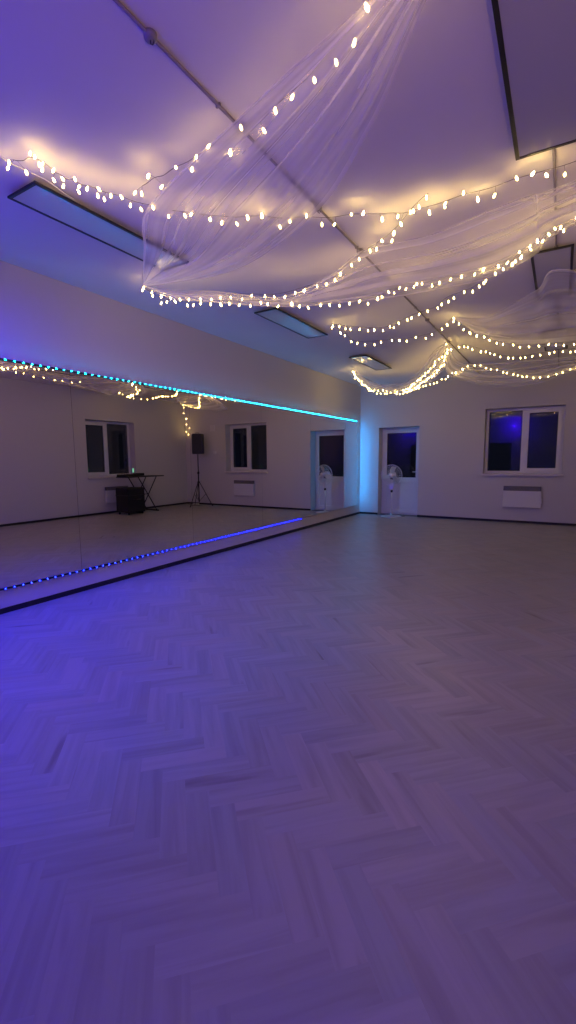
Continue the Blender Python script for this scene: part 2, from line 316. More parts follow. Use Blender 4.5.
# ------------------------------------------------------------------ walls with openings
def wall_bm(axis, at, depth, a0, a1, holes):
    """axis 'x': wall along X whose room face is at Y=at ; 'y': along Y with face at X=at. depth signed."""
    bm = bmesh.new()
    xs = sorted({a0, a1, *[h[0] for h in holes], *[h[1] for h in holes]})
    zs = sorted({0., HC, *[h[2] for h in holes], *[h[3] for h in holes]})
    V = {}
    def vert(i, j, k):
        if (i,j,k) not in V:
            d = at if k == 0 else at+depth
            V[i,j,k] = bm.verts.new((xs[i], d, zs[j]) if axis == 'x' else (d, xs[i], zs[j]))
        return V[i,j,k]
    def solid(i, j):
        if not (0 <= i < len(xs)-1 and 0 <= j < len(zs)-1): return False
        cx, cz = (xs[i]+xs[i+1])/2, (zs[j]+zs[j+1])/2
        return not any(h[0] < cx < h[1] and h[2] < cz < h[3] for h in holes)
    for i in range(len(xs)-1):
        for j in range(len(zs)-1):
            if not solid(i, j): continue
            for k in (0,1): bm.faces.new((vert(i,j,k), vert(i+1,j,k), vert(i+1,j+1,k), vert(i,j+1,k)))
            if not solid(i-1,j): bm.faces.new((vert(i,j,0), vert(i,j+1,0), vert(i,j+1,1), vert(i,j,1)))
            if not solid(i+1,j): bm.faces.new((vert(i+1,j,0), vert(i+1,j+1,0), vert(i+1,j+1,1), vert(i+1,j,1)))
            if not solid(i,j-1): bm.faces.new((vert(i,j,0), vert(i+1,j,0), vert(i+1,j,1), vert(i,j,1)))
            if not solid(i,j+1): bm.faces.new((vert(i,j+1,0), vert(i+1,j+1,0), vert(i+1,j+1,1), vert(i,j+1,1)))
    return fixn(bm)
DOOR = (-3.87, -2.88, 0., 2.15)
WIN1 = (-1.46, 0.03, 1.02, 2.45)
WIN2 = (7.20, 8.72, .95, 2.45)
BDOOR = (-2.92, -1.98, 0., 2.08)
struct('wall_left', wall_bm('y', XL, -TH, YB-TH, YF+TH, []), M['wall'], 'long painted wall carrying the wide mirror', cat='wall')
struct('wall_far', wall_bm('x', YF, TH, XL, XR, [DOOR, WIN1]), M['wall'], 'far end wall with the glazed door and a window', cat='wall')
struct('wall_right', wall_bm('y', XR, TH, YB-TH, YF+TH, [WIN2]), M['wall'], 'right wall seen only in the mirror, with a window', cat='wall')
struct('wall_back', wall_bm('x', YB, -TH, XL, XR, [BDOOR]), M['wall'], 'wall behind the viewer with a dark door', cat='wall')

# baseboards
bm = bmesh.new(); box(bm, XL, XL+.014, YB, YF, 0, .05, .002)
struct('baseboard_left', bm, M['black_trim'], 'thin black baseboard below the mirror', cat='baseboard')
bm = bmesh.new(); box(bm, XL+.014, DOOR[0], YF-.014, YF, 0, .05, .002); box(bm, DOOR[1], XR-.014, YF-.014, YF, 0, .05, .002)
struct('baseboard_far', bm, M['black_trim'], 'thin black baseboard along the far wall', cat='baseboard')
bm = bmesh.new(); box(bm, XR-.014, XR, YB, YF, 0, .05, .002)
struct('baseboard_right', bm, M['black_trim'], 'thin black baseboard along the right wall', cat='baseboard')

# ------------------------------------------------------------------ windows and doors
def xf(axis, at):
    """maps (along, depth-into-wall, z) to world"""
    if axis == 'x': return lambda a, d, z: (a, at+d, z)
    return lambda a, d, z: (at+d, a, z)
def wbox(bm, T, a0, a1, d0, d1, z0, z1, bev=.004):
    p, q = T(a0, d0, z0), T(a1, d1, z1)
    lo = [min(p[i], q[i]) for i in range(3)]; hi = [max(p[i], q[i]) for i in range(3)]
    return box(bm, lo[0], hi[0], lo[1], hi[1], lo[2], hi[2], bev)
def ring(bm, T, a0, a1, d0, d1, z0, z1, w, bev=.004, wb=None):
    wb = wb or w
    wbox(bm, T, a0, a0+w, d0, d1, z0, z1, bev); wbox(bm, T, a1-w, a1, d0, d1, z0, z1, bev)
    wbox(bm, T, a0+w, a1-w, d0, d1, z1-w, z1, bev); wbox(bm, T, a0+w, a1-w, d0, d1, z0, z0+wb, bev)
def window(name, label, axis, at, hole, sash_right):
    a0, a1, z0, z1 = hole; T = xf(axis, at)
    root = thing(name, label, 'window', T((a0+a1)/2, 0, z0), kind='structure')
    inv = Matrix.Translation(-Vector(root.location))
    def add(nm, bm, m):
        bm.transform(inv); return link(nm, bm, m, root)
    d0, d1 = .22, .29
    mid = (a0+a1)/2; lo, hi = (a0, mid) ; 
    bm = bmesh.new(); ring(bm, T, a0+.001, a1-.001, d0, d1, z0+.031, z1-.001, .055); wbox(bm, T, mid-.035, mid+.035, d0, d1, z0+.086, z1-.056)
    add('window_frame', bm, M['upvc'])
    sash = (mid+.03, a1-.05) if sash_right else (a0+.05, mid-.03)
    fixed = (a0+.056, mid-.035) if sash_right else (mid+.035, a1-.056)
    bm = bmesh.new(); ring(bm, T, sash[0], sash[1], d0-.02, d0+.04, z0+.08, z1-.05, .068)
    s = add('sash', bm, M['upvc'])
    hx = sash[0]+.03 if sash_right else sash[1]-.03
    bm = bmesh.new(); wbox(bm, T, hx-.013, hx+.013, d0-.032, d0-.0205, (z0+z1)/2-.03, (z0+z1)/2+.03, .003); wbox(bm, T, hx-.008, hx+.008, d0-.05, d0-.032, (z0+z1)/2-.10, (z0+z1)/2+.01, .004)
    h = add('window_handle', bm, M['white_enamel']); h.parent = s; h.matrix_parent_inverse = Matrix(); 
    for (p, q, zz0, zz1, dd) in ((fixed[0], fixed[1], z0+.086, z1-.056, d0+.03), (sash[0]+.068, sash[1]-.068, z0+.148, z1-.118, d0+.012)):
        bm = bmesh.new(); ring(bm, T, p, q, dd-.006, dd+.012, zz0, zz1, .010, .001); add('glazing_bead', bm, M['gasket'])
        bm = bmesh.new(); wbox(bm, T, p+.005, q-.005, dd, dd+.005, zz0+.005, zz1-.005, 0); add('glass_pane', bm, M['glass'])
    bm = bmesh.new(); wbox(bm, T, a0-.03, a1+.03, -.05, -.0005, z0-.012, z0+.03, .006); wbox(bm, T, a0+.001, a1-.001, -.001, d1, z0, z0+.03, .002)
    add('window_sill', bm, M['sill'])
    return root
window('window_1', 'white two-pane window on the far wall above the heater', 'x', YF, WIN1, True)
window('window_2', 'white two-pane window on the right wall, seen in mirror beside table', 'y', XR, WIN2, False)

# glazed door
T = xf('x', YF); a0, a1, z0, z1 = DOOR
rt = thing('door_1', 'white upvc door with dark glass upper half in the far wall', 'door', ((a0+a1)/2, YF+.3, 0), kind='structure')
inv = Matrix.Translation(-Vector(rt.location))
def addd(nm, bm, m, par=None):
    bm.transform(inv); o = link(nm, bm, m, par or rt); return o
d0, d1 = .26, .33
bm = bmesh.new(); wbox(bm, T, a0+.001, a0+.05, d0, d1, 0.001, z1-.001); wbox(bm, T, a1-.05, a1-.001, d0, d1, .001, z1-.001); wbox(bm, T, a0+.05, a1-.05, d0, d1, z1-.05, z1-.001); wbox(bm, T, a0+.05, a1-.05, d0, d1, .001, .04)
addd('door_frame', bm, M['upvc'])
l0, l1, lz0, lz1 = a0+.045, a1-.045, .035, z1-.045
bm = bmesh.new(); ring(bm, T, l0, l1, d0-.02, d0+.045, lz0, lz1, .085, .005, .1); wbox(bm, T, l0+.085, l1-.085, d0-.02, d0+.045, .80, .93, .004)
leaf = addd('door_leaf', bm, M['upvc'])
bm = bmesh.new(); wbox(bm, T, l0+.08, l1-.08, d0+.005, d0+.03, .13, .81, .002); addd('lower_panel', bm, M['white_enamel'])
bm = bmesh.new(); ring(bm, T, l0+.085, l1-.085, d0-.002, d0+.02, .93, lz1-.085, .012, .001); addd('glazing_bead', bm, M['gasket'])
bm = bmesh.new(); wbox(bm, T, l0+.09, l1-.09, d0+.01, d0+.016, .935, lz1-.09, 0); addd('glass_pane', bm, M['glass'])
bm = bmesh.new(); wbox(bm, T, l1-.055, l1-.025, d0-.032, d0-.0205, .93, 1.15, .003); tube(bm, [T(l1-.04, d0-.032, 1.07), T(l1-.04, d0-.07, 1.07), T(l1-.15, d0-.075, 1.07)], .009, 8)
addd('door_handle', bm, M['white_enamel'], None)
# dark door behind the viewer (reflected in the far window)
T = xf('x', YB); a0, a1, z0, z1 = BDOOR
rt = thing('door_2', 'dark wooden door in the wall behind the viewer', 'door', ((a0+a1)/2, YB, 0), kind='structure')
inv = Matrix.Translation(-Vector(rt.location))
bm = bmesh.new(); wbox(bm, T, a0+.001, a0+.06, -.12, -.01, .001, z1-.001); wbox(bm, T, a1-.06, a1-.001, -.12, -.01, .001, z1-.001); wbox(bm, T, a0+.06, a1-.06, -.12, -.01, z1-.06, z1-.001); addd('door_frame', bm, M['wood_dark'])
bm = bmesh.new(); wbox(bm, T, a0+.062, a1-.062, -.07, -.03, .008, z1-.062)
for q in (.2, 1.1): wbox(bm, T, a0+.18, a1-.18, -.03, -.022, q, q+.75, .004)
addd('door_leaf', bm, M['wood_dark'])
bm = bmesh.new(); tube(bm, [T(a1-.11, -.029, 1.0), T(a1-.11, .03, 1.0), T(a1-.24, .03, 1.0)], .009, 8); addd('door_handle', bm, M['brass'])

# ------------------------------------------------------------------ mirror wall
seams = [MY0, 2.88, 4.60, 6.31, 8.05, 9.77, MY1]
where = ['at the near end below the blue glow', 'second from the near end, showing the window and black table', 'showing the black loudspeaker on its tripod', 'showing the far window and the heater', 'showing the door and the fan beside it', 'narrow one at the far corner']
for i in range(6):
    y0, y1 = seams[i]+.0015, seams[i+1]-.0015
    rt = thing('mirror_panel', 'tall silver mirror panel '+where[i], 'mirror', (XL, (y0+y1)/2, MZ0), group='mirror panels of the long wall')
    link('backing_board', B(.0005, .022, -(y1-y0)/2, (y1-y0)/2, 0, MZ1-MZ0), M['black_trim'], rt)
    link('mirror_glass', B(.0225, .03, -(y1-y0)/2, (y1-y0)/2, .001, MZ1-MZ0-.001), M['mirror'], rt)

def led_strip(label, p0, p1, n0, step, normal, group='blue LED strips framing the mirror', first=100, smat='led_top'):
    """aluminium tape from p0 to p1 with LED diodes every step"""
    p0, p1 = Vector(p0), Vector(p1); d = (p1-p0).normalized(); nrm = Vector(normal); side = d.cross(nrm)
    rt = thing('led_strip', label, 'light strip', p0, group=group)
    Mx = Matrix((tuple(d), tuple(side), tuple(nrm))).transposed().to_4x4()
    L = (p1-p0).length
    bm = B(0, L, -.009, .009, 0, .010, .002); bm.transform(Mx); link('led_channel', bm, M['alu'], rt)
    bm = B(-.0042, .0042, -.0036, .0036, 0, .0045, .0008); bm.transform(Mx)
    me = bpy.data.meshes.new('led_diode'); bm.to_mesh(me); bm.free(); me.materials.append(M[smat])
    n = int((L-.02)/step); pts = [(.02+i*step) for i in range(n)]
    rest = []
    for i, s in enumerate(pts):
        q = d*s+nrm*.0103
        if i < first:
            o = bpy.data.objects.new('led_diode', me); COL.objects.link(o); o.parent = rt; o.location = q
        else: rest.append(q)
    if rest:
        bm = bmesh.new()
        for q in rest:
            b2 = bmesh.new(); b2.from_mesh(me); b2.transform(Matrix.Translation(q)); t = bpy.data.meshes.new('t'); b2.to_mesh(t); b2.free(); bm.from_mesh(t); bpy.data.meshes.remove(t)
        o = link('led_diode', bm, M[smat], rt); o['kind'] = 'stuff'
    return rt
XS = XL+.030
led_strip('cyan-blue LED strip running along the top edge of the long mirror', (XS-.01, 2.0, MZ1+.012), (XS-.01, MY1+.02, MZ1+.012), 0, .08, (1,0,.0), smat='led_top')
led_strip('blue LED strip running along the bottom edge of the long mirror', (XS-.01, 1.2, MZ0-.012), (XS-.01, 7.72, MZ0-.012), 0, .08, (1,0,0), smat='led_bottom')
led_strip('blue LED strip running up the far vertical edge of the mirror', (XS-.016, MY1+.002, MZ0+.02), (XS-.016, MY1+.002, MZ1-.01), 0, .05, (0.1564345,0.9876883,0), smat='led_far')
led_strip('deep blue LED strip along the mirror edges nearest the viewer', (XS-.01, MY0-.012, MZ0+.02), (XS-.01, MY0-.012, MZ1-.01), 0, .05, (0.5,-0.8660254,0), smat='led_near')

# ------------------------------------------------------------------ heaters
def heater(label, loc, rotz, w, h):
    rt = thing('wall_heater', label, 'heater', loc, rotz, group='white panel heaters under the windows')
    # local: x along wall, y out of wall (negative = into the room), z up
    bm = bmesh.new(); box(bm, -w/2, w/2, -.085, -.02, 0, h*.78, .006); link('heater_body', bm, M['white_enamel'], rt)
    bm = bmesh.new(); box(bm, -w/2+.004, w/2-.004, -.080, -.02, h*.78+.001, h, .004)
    link('outlet_grille', bm, M['grey_grille'], rt)
    bm = bmesh.new()
    for k in range(9): box(bm, -w/2+.02, w/2-.02, -.0835, -.0802, h*.80+k*h*.02, h*.80+k*h*.02+.004, 0)
    link('louvre', bm, M['conduit'], rt)
    bm = bmesh.new()
    for sx in (-1, 1): box(bm, sx*w*.3-.02, sx*w*.3+.02, -.02, 0, h*.1, h*.9, .001)
    link('wall_bracket', bm, M['grey_grille'], rt)
    bm = bmesh.new(); box(bm, w/2+.0005, w/2+.02, -.07, -.035, h*.2, h*.45, .004); link('thermostat', bm, M['white_enamel'], rt)
    return rt
heater('white panel heater on the far wall under the window', (-.67, YF, .34), 0, .72, .45)
heater('white panel heater on the right wall half behind black case', (XR, 8.0, .28), -PI/2, .72, .43)

# small white wall fittings beside the far window
rt = thing('vent_grille', 'small square vent grille high on the far wall above the loudspeaker', 'vent', (.52, YF, 2.36))
link('vent_frame', B(-.09, .09, -.012, 0, -.09, .09, .003), M['white_enamel'], rt)
bm = bmesh.new()
for k in range(7): box(bm, -.07, .07, -.017, -.0122, -.066+k*.021, -.056+k*.021, .001)
link('vent_slats', bm, M['sill'], rt)
rt = thing('wall_thermostat', 'small white thermostat on the far wall beside the loudspeaker', 'thermostat', (.45, YF, 1.62))
link('thermostat_body', B(-.05, .05, -.03, 0, -.04, .04, .006), M['white_enamel'], rt)
bm = lathe(bmesh.new(), [(.02,0),(.02,.008),(.016,.01)], 16); bm.transform(Matrix.Translation((0,-.0302,0)) @ Matrix.Rotation(PI/2, 4, 'X')); link('dial', bm, M['sill'], rt)

# ------------------------------------------------------------------ pedestal fan
def make_fan(loc, rotz):
    rt = thing('pedestal_fan', 'chrome pedestal fan standing on the floor before the glazed door', 'fan', loc, rotz)
    bm = lathe(bmesh.new(), [(.24,0),(.245,.012),(.225,.022),(.07,.036),(.028,.05),(.024,.09)], 32); link('base', bm, M['chrome'], rt, True)
    bm = bmesh.new(); tube(bm, [(0,0,.08),(0,0,.62)], .016, 12); link('pole', bm, M['chrome'], rt, True)
    bm = bmesh.new(); tube(bm, [(0,0,.60),(0,0,.92)], .011, 12); link('inner_pole', bm, M['chrome'], rt, True)
    bm = lathe(bmesh.new(), [(.018,0),(.026,.006),(.026,.05),(.018,.056)], 16, (0,0,.59)); link('height_collar', bm, M['black_plastic'], rt, True)
    bm = bmesh.new(); box(bm, -.035, .035, -.02, .02, .90, 1.0, .008); link('tilt_bracket', bm, M['black_metal'], rt)
    bm = bmesh.new(); box(bm, -.045, .045, -.05, -.021, .66, .80, .006); link('control_box', bm, M['chrome'], rt)
    # head: axis along -y, centre z 0.98
    cz = 1.0; R = .245
    bm = lathe(bmesh.new(), [(.03,-.17),(.07,-.16),(.085,-.12),(.085,-.04),(.05,-.02),(.012,0.0),(.012,.05)], 20)
    bm.transform(Matrix.Translation((0,0,cz)) @ Matrix.Rotation(PI/2, 4, 'X')); link('motor_housing', fixn(bm), M['chrome'], rt, True)
    def cage(front):
        bm = bmesh.new(); s = -1 if front else 1
        yc = -.05
        prof = [(.055, .085), (.12, .082), (.18, .065), (.22, .035), (R, .004)]
        for k in range(32):
            a = 2*PI*k/32
            pts = [(r*math.cos(a), yc+s*dy, cz+r*math.sin(a)) for r, dy in prof]
            tube(bm, pts, .002, 4, False)
        for r, dy in ((.055,.085),(.13,.081),(.20,.062)):
            tube(bm, [(r*math.cos(2*PI*k/48), yc+s*dy, cz+r*math.sin(2*PI*k/48)) for k in range(48)], .002, 5, closed=True)
        return bm
    link('front_guard', cage(True), M['chrome'], rt, True); link('rear_guard', cage(False), M['chrome'], rt, True)
    bm = bmesh.new(); tube(bm, [(R*math.cos(2*PI*k/64), -.05, cz+R*math.sin(2*PI*k/64)) for k in range(64)], .008, 8, closed=True); link('guard_rim', bm, M['chrome'], rt, True)
    bm = lathe(bmesh.new(), [(.001,.012),(.04,.008),(.055,0),(.055,-.004)], 24); bm.transform(Matrix.Translation((0,-.137,cz)) @ Matrix.Rotation(PI/2, 4, 'X')); link('guard_badge', fixn(bm), M['chrome'], rt, True)
    bm = lathe(bmesh.new(), [(.02,-.03),(.04,-.025),(.042,.02),(.015,.03)], 20); bm.transform(Matrix.Translation((0,-.06,cz)) @ Matrix.Rotation(PI/2, 4, 'X')); link('hub', fixn(bm), M['chrome'], rt, True)
    for k in range(3):
        bm = bmesh.new(); rows = []
        for i in range(9):
            t = i/8; r = .03+.185*t; w = .028+.034*math.sin(PI*min(1,t*1.1)*.75); row = []
            for j in range(5):
                q = j/4-.5; tw = .55-.3*t; sweep = .35*t*t
                x = w*2*q; row.append(bm.verts.new(Vector((x*math.cos(tw)+sweep*.12, -.06+x*math.sin(tw), r))))
            rows.append(row)
        for A, Bq in zip(rows, rows[1:]):
            for j in range(4): bm.faces.new((A[j], A[j+1], Bq[j+1], Bq[j]))
        bmesh.ops.solidify(bm, geom=bm.faces[:], thickness=.003)
        bm.transform(Matrix.Translation((0,0,cz)) @ Matrix.Rotation(2*PI*k/3+.1, 4, 'Y')); link('blade', fixn(bm), M['chrome'], rt, True)
    bm = bmesh.new(); tube(bm, crom([(.02,.0,.03),(.16,.05,.01),(.25,.12,.006),(.30,.17,.006)], 5), .004, 6); link('power_cord', bm, M['black_plastic'], rt, True)
    return rt
make_fan((-3.44, 10.50, 0), .12)

# ------------------------------------------------------------------ loudspeaker on tripod (seen in the mirror)
SX, SY = .72, 10.27
rt = thing('speaker_stand', 'black tripod stand carrying the loudspeaker near the far right corner', 'speaker stand', (SX, SY, 0))
bm = bmesh.new(); tube(bm, [(0,0,.12),(0,0,1.05)], .019, 12); link('pole', bm, M['black_metal'], rt, True)
bm = bmesh.new(); tube(bm, [(0,0,1.0),(0,0,1.578)], .014, 12); link('inner_pole', bm, M['black_metal'], rt, True)
for z, nm in ((.98,'height_collar'),(.70,'leg_collar')):
    bm = lathe(bmesh.new(), [(.026,0),(.032,.006),(.032,.06),(.026,.066)], 16, (0,0,z)); tube(bm, [(0,0,z+.03),(.06,0,z+.03)], .009, 8); link(nm, bm, M['black_plastic'], rt, True)
for k in range(3):
    a = 2*PI*k/3+.5; c, s = math.cos(a), math.sin(a)
    bm = bmesh.new(); tube(bm, [(.03*c,.03*s,.73),(.40*c,.40*s,.014)], .011, 8); lg = link('leg', bm, M['black_metal'], rt, True)
    bm = bmesh.new(); tube(bm, [(.39*c,.39*s,.02),(.42*c,.42*s,.0135)], .0135, 8); link('rubber_foot', bm, M['black_plastic'], lg, True)
    bm = bmesh.new(); tube(bm, [(.015*c,.015*s,.16),(.21*c,.21*s,.38)], .007, 8); link('brace', bm, M['black_metal'], rt, True)
rt = thing('loudspeaker', 'black loudspeaker on top of the tripod stand, reflected in mirror', 'loudspeaker', (SX, SY, 1.58), 2.5)
bm = bmesh.new()
prof = [(-.19,-.15),(.19,-.15),(.14,.15),(-.14,.15)]
lo = [bm.verts.new((x,y,0)) for x,y in prof]; hi = [bm.verts.new((x,y,.60)) for x,y in prof]
bm.faces.new(lo[::-1]); bm.faces.new(hi)
for k in range(4): bm.faces.new((lo[k], lo[(k+1)%4], hi[(k+1)%4], hi[k]))
bmesh.ops.bevel(bm, geom=bm.edges[:], offset=.015, segments=2, affect='EDGES')
link('cabinet', fixn(bm), M['black_plastic'], rt)
link('front_grille', B(-.165,.165,-.158,-.1505,.03,.57,.006), M['black_cloth'], rt)
bm = bmesh.new(); tube(bm, [(-.05,0,.601),(-.05,0,.63),(.05,0,.63),(.05,0,.601)], .008, 8); link('handle', bm, M['black_plastic'], rt, True)
rt = thing('power_cable', 'thin dark cable lying on the floor by the tripod stand', 'cable', (SX, SY, 0))
bm = bmesh.new(); tube(bm, crom([(-.05,.05,.006),(.2,.12,.006),(.35,.0,.006),(.55,.2,.006),(.88,.4,.006)], 6), .005, 6); link('cord', bm, M['black_plastic'], rt, True)
bm = bmesh.new(); box(bm, .30, .52, .27, .33, .001, .04, .006); link('power_block', bm, M['white_enamel'], rt)

# ------------------------------------------------------------------ folding table with gear, rolling case (seen in the mirror)
TX, TY = 1.15, 8.45
rt = thing('folding_table', 'black folding table on crossed legs beside the right window', 'table', (TX, TY, 0))
link('tabletop', B(-.24,.24,-.62,.62,.955,.985,.006), M['black_plastic'], rt)
for sx in (-.2, .2):
    for s in (-1, 1):
        bm = bmesh.new(); off = .012*s
        tube(bm, [(sx+off, -.30*s+.05, .955),(sx+off, .30*s+.05, .02)], .014, 8); link('leg', bm, M['black_metal'], rt, True)
for s in (-.25, .35):
    bm = bmesh.new(); tube(bm, [(-.26,s,.018),(.26,s,.018)], .0175, 8); link('foot_bar', bm, M['black_metal'], rt, True)
bm = bmesh.new(); tube(bm, [(-.2,.05,.4875),(.2,.05,.4875)], .009, 8); link('pivot_bar', bm, M['black_metal'], rt, True)
rt = thing('mixer_controller', 'black mixing controller lying on the folding table end', 'mixer', (TX, TY-.42, .986))
link('mixer_body', B(-.16,.16,-.24,.24,0,.055,.008), M['black_plastic'], rt)
for i in range(6):
    bm = lathe(bmesh.new(), [(.013,0),(.013,.012),(.010,.016)], 10, (-.10+.1*(i%3), -.12+.24*(i//3), .0552)); link('knob', bm, M['grey_grille'], rt, True)
link('fader', B(-.012,.012,-.06,.06,.0552,.066,.002), M['grey_grille'], rt)
rt = thing('audio_box', 'small black box of gear on the folding table beside the mixer', 'audio box', (TX+.06, TY-.02, .986))
link('box_body', B(-.09,.09,-.12,.12,0,.075,.006), M['black_plastic'], rt)
rt = thing('desk_lamp', 'tiny green-lit stick lamp standing on the folding table', 'lamp', (TX-.20, TY-.42, .986))
link('lamp_foot', lathe(bmesh.new(), [(.03,0),(.03,.01),(.008,.016),(.006,.10)], 14), M['black_plastic'], rt, True)
link('lamp_head', lathe(bmesh.new(), [(.012,.10),(.022,.12),(.022,.20),(.012,.215)], 14), M['green_led'], rt, True)
rt = thing('equipment_case', 'black rolling equipment case on the floor under the right window', 'case', (.97, 7.92, 0))
bm = bmesh.new(); box(bm, -.24,.24,-.28,.28,.06,.70,.03); link('case_body', bm, M['black_cloth'], rt)
bm = bmesh.new(); box(bm, -.243,.243,-.283,.283,.50,.515,.002); link('lid_seam', bm, M['black_metal'], rt)
for x in (-.18,.18):
    for y in (-.22,.22):
        bm = lathe(bmesh.new(), [(.028,-.012),(.030,-.008),(.030,.008),(.028,.012)], 14); bm.transform(Matrix.Translation((x,y,.03)) @ Matrix.Rotation(PI/2,4,'X'))
        box(bm, x-.008, x+.008, y-.018, y+.018, .045, .0605); link('wheel', bm, M['black_plastic'], rt)
bm = bmesh.new(); tube(bm, [(-.245,-.1,.40),(-.28,-.1,.40),(-.28,.1,.40),(-.245,.1,.40)], .009, 8); link('handle', bm, M['black_plastic'], rt, True)

# ------------------------------------------------------------------ ceiling panels
def ceiling_panel(label, x0, x1, y0, y1, z=HC-.042):
    rt = thing('ceiling_panel', label, 'ceiling panel', ((x0+x1)/2, (y0+y1)/2, HC), group='black-framed ceiling panels')
    a, b = (x1-x0)/2, (y1-y0)/2; zz = z-HC
    T2 = lambda p, d, q: (p, q, d)
    bm = bmesh.new(); w = .022
    for bx in ((-a,-a+w,-b,b),(a-w,a,-b,b),(-a+w,a-w,-b,-b+w),(-a+w,a-w,b-w,b)): box(bm, bx[0], bx[1], bx[2], bx[3], zz, zz+.014, .002)
    link('panel_frame', bm, M['black_trim'], rt)
    link('panel_face', B(-a+w+.0005, a-w-.0005, -b+w+.0005, b-w-.0005, zz+.003, zz+.012), M['panel_face'], rt)
    for y in (-b*.6, b*.6):
        bm = bmesh.new(); box(bm, -a*.5, a*.5, y-.02, y+.02, zz+.0145, 0, .001); link('mounting_bracket', bm, M['white_enamel'], rt)
    return rt
for x0, x1, side in ((-3.29,-2.96,'mirror side'),(-.33,0.0,'right side')):
    for (y0, y1), pos in (((1.83,3.24),'nearest the viewer'),((4.72,6.10),'in the middle of its row'),((7.62,9.0),'nearest the far wall')):
        ceiling_panel('black-framed ceiling panel on the %s, %s' % (side, pos), x0*.976-(.03 if x0 < -1 else 0), x1*.976-(.03 if x0 < -1 else 0), y0*.976, y1*.976)

# ------------------------------------------------------------------ conduits on the ceiling
def conduit(label, x, y0, y1, boxes):
    rt = thing('ceiling_conduit', label, 'conduit', (x, y0, HC))
    bm = bmesh.new(); tube(bm, [(0,0,-.009),(0,y1-y0,-.009)], .0078, 10); link('pipe', bm, M['conduit'], rt, True)
    for y in boxes:
        bm = lathe(bmesh.new(), [(.018,-.026),(.027,-.022),(.028,-.001)], 16, (0,y-y0,0)); bx = link('junction_box', fixn(bm), M['conduit'], rt, True)
        bm = bmesh.new(); tube(bm, [(0,y-y0,-.026),(0,y-y0,-.04),(.012,y-y0,-.05),(.02,y-y0,-.04),(.018,y-y0,-.034)], .002, 5); link('hook_ring', bm, M['black_metal'], bx, True)
    for k in range(int((y1-y0)/.9)):
        bm = bmesh.new(); box(bm, -.014,.014, .45+k*.9-.005, .45+k*.9+.005, -.018, 0, .001); link('clip', bm, M['conduit'], rt)
    return rt
conduit('straight ceiling conduit with hook boxes running down the hall middle', -1.57, -1.2, 10.6, [1.51, 2.12, 3.04, 3.82, 4.79, 6.1, 7.38])
conduit('thin ceiling conduit linking the panels on the right side', -.13, -1.2, 10.6, [])

# ------------------------------------------------------------------ tulle drapes
def drape(name, key, label, pleats, amp, rows=26, cols=110, sag=0.):
    A = resample(crom(SHEETS[key]['a'], 14), count=rows*4); Bq = resample(crom(SHEETS[key]['b'], 14), count=rows*4)
    if SHEETS[key].get('matched', True):
        A = crom(SHEETS[key]['a'], 16); Bq = crom(SHEETS[key]['b'], 16)
    if len(A) != len(Bq):
        n = max(len(A), len(Bq)); A = resample(A, count=n); Bq = resample(Bq, count=n)
    n = len(A); bm = bmesh.new(); uvl = bm.loops.layers.uv.new('UVMap'); grid = []
    rnd = random.Random(len(key)*7+ord(key[-1])); ph = [rnd.uniform(0,6.28) for _ in range(6)]
    length = 0.
    for i in range(n):
        if i: length += (A[i]-A[i-1]).length
        w = (Bq[i]-A[i]).length; u = i/(n-1); row = []
        env = min(1, w/.35)
        for j in range(cols+1):
            v = j/cols; vv = v+.035*math.sin(2*PI*v*2.3+ph[0]+u*2)
            p = A[i].lerp(Bq[i], vv if 0 < j < cols else v)
            f = math.sin(2*PI*pleats*vv+ph[1]+.6*math.sin(u*3+ph[2]))+.45*math.sin(2*PI*pleats*1.7*vv+ph[3]+u*1.0)
            p.z += amp*env*f*min(1, 6*v, 6*(1-v)) - sag*env*math.sin(PI*v)*math.sin(PI*min(1,max(0,u)))
            p.z = min(p.z, HC-.006)
            row.append((bm.verts.new(p), length, v))
        grid.append(row)
    for r0, r1 in zip(grid, grid[1:]):
        for j in range(cols):
            q = (r0[j], r0[j+1], r1[j+1], r1[j])
            f = bm.faces.new([t[0] for t in q])
            for lp, t in zip(f.loops, q): lp[uvl].uv = (t[1], t[2])
    o = link(name, bm, M['tulle'], None, True)
    return tag(o, label, 'drape', 'white tulle drapes hung from the ceiling')
drape('tulle_drape', 'T1', 'broad white tulle drape nearest the viewer, fanning from the top edge to the mirror side', 5, .022)
drape('tulle_drape', 'T2', 'long white tulle swag crossing the whole hall behind the nearest drape', 5, .03)
drape('tulle_drape', 'T3', 'white tulle swag pulled from the middle hook to the right over the panels', 4, .03)
drape('tulle_drape', 'T4', 'gathered white tulle swag hanging low before the far left corner', 4, .02)
drape('tulle_drape', 'T5', 'white tulle swag nearest the far wall, above the far window', 4, .03)

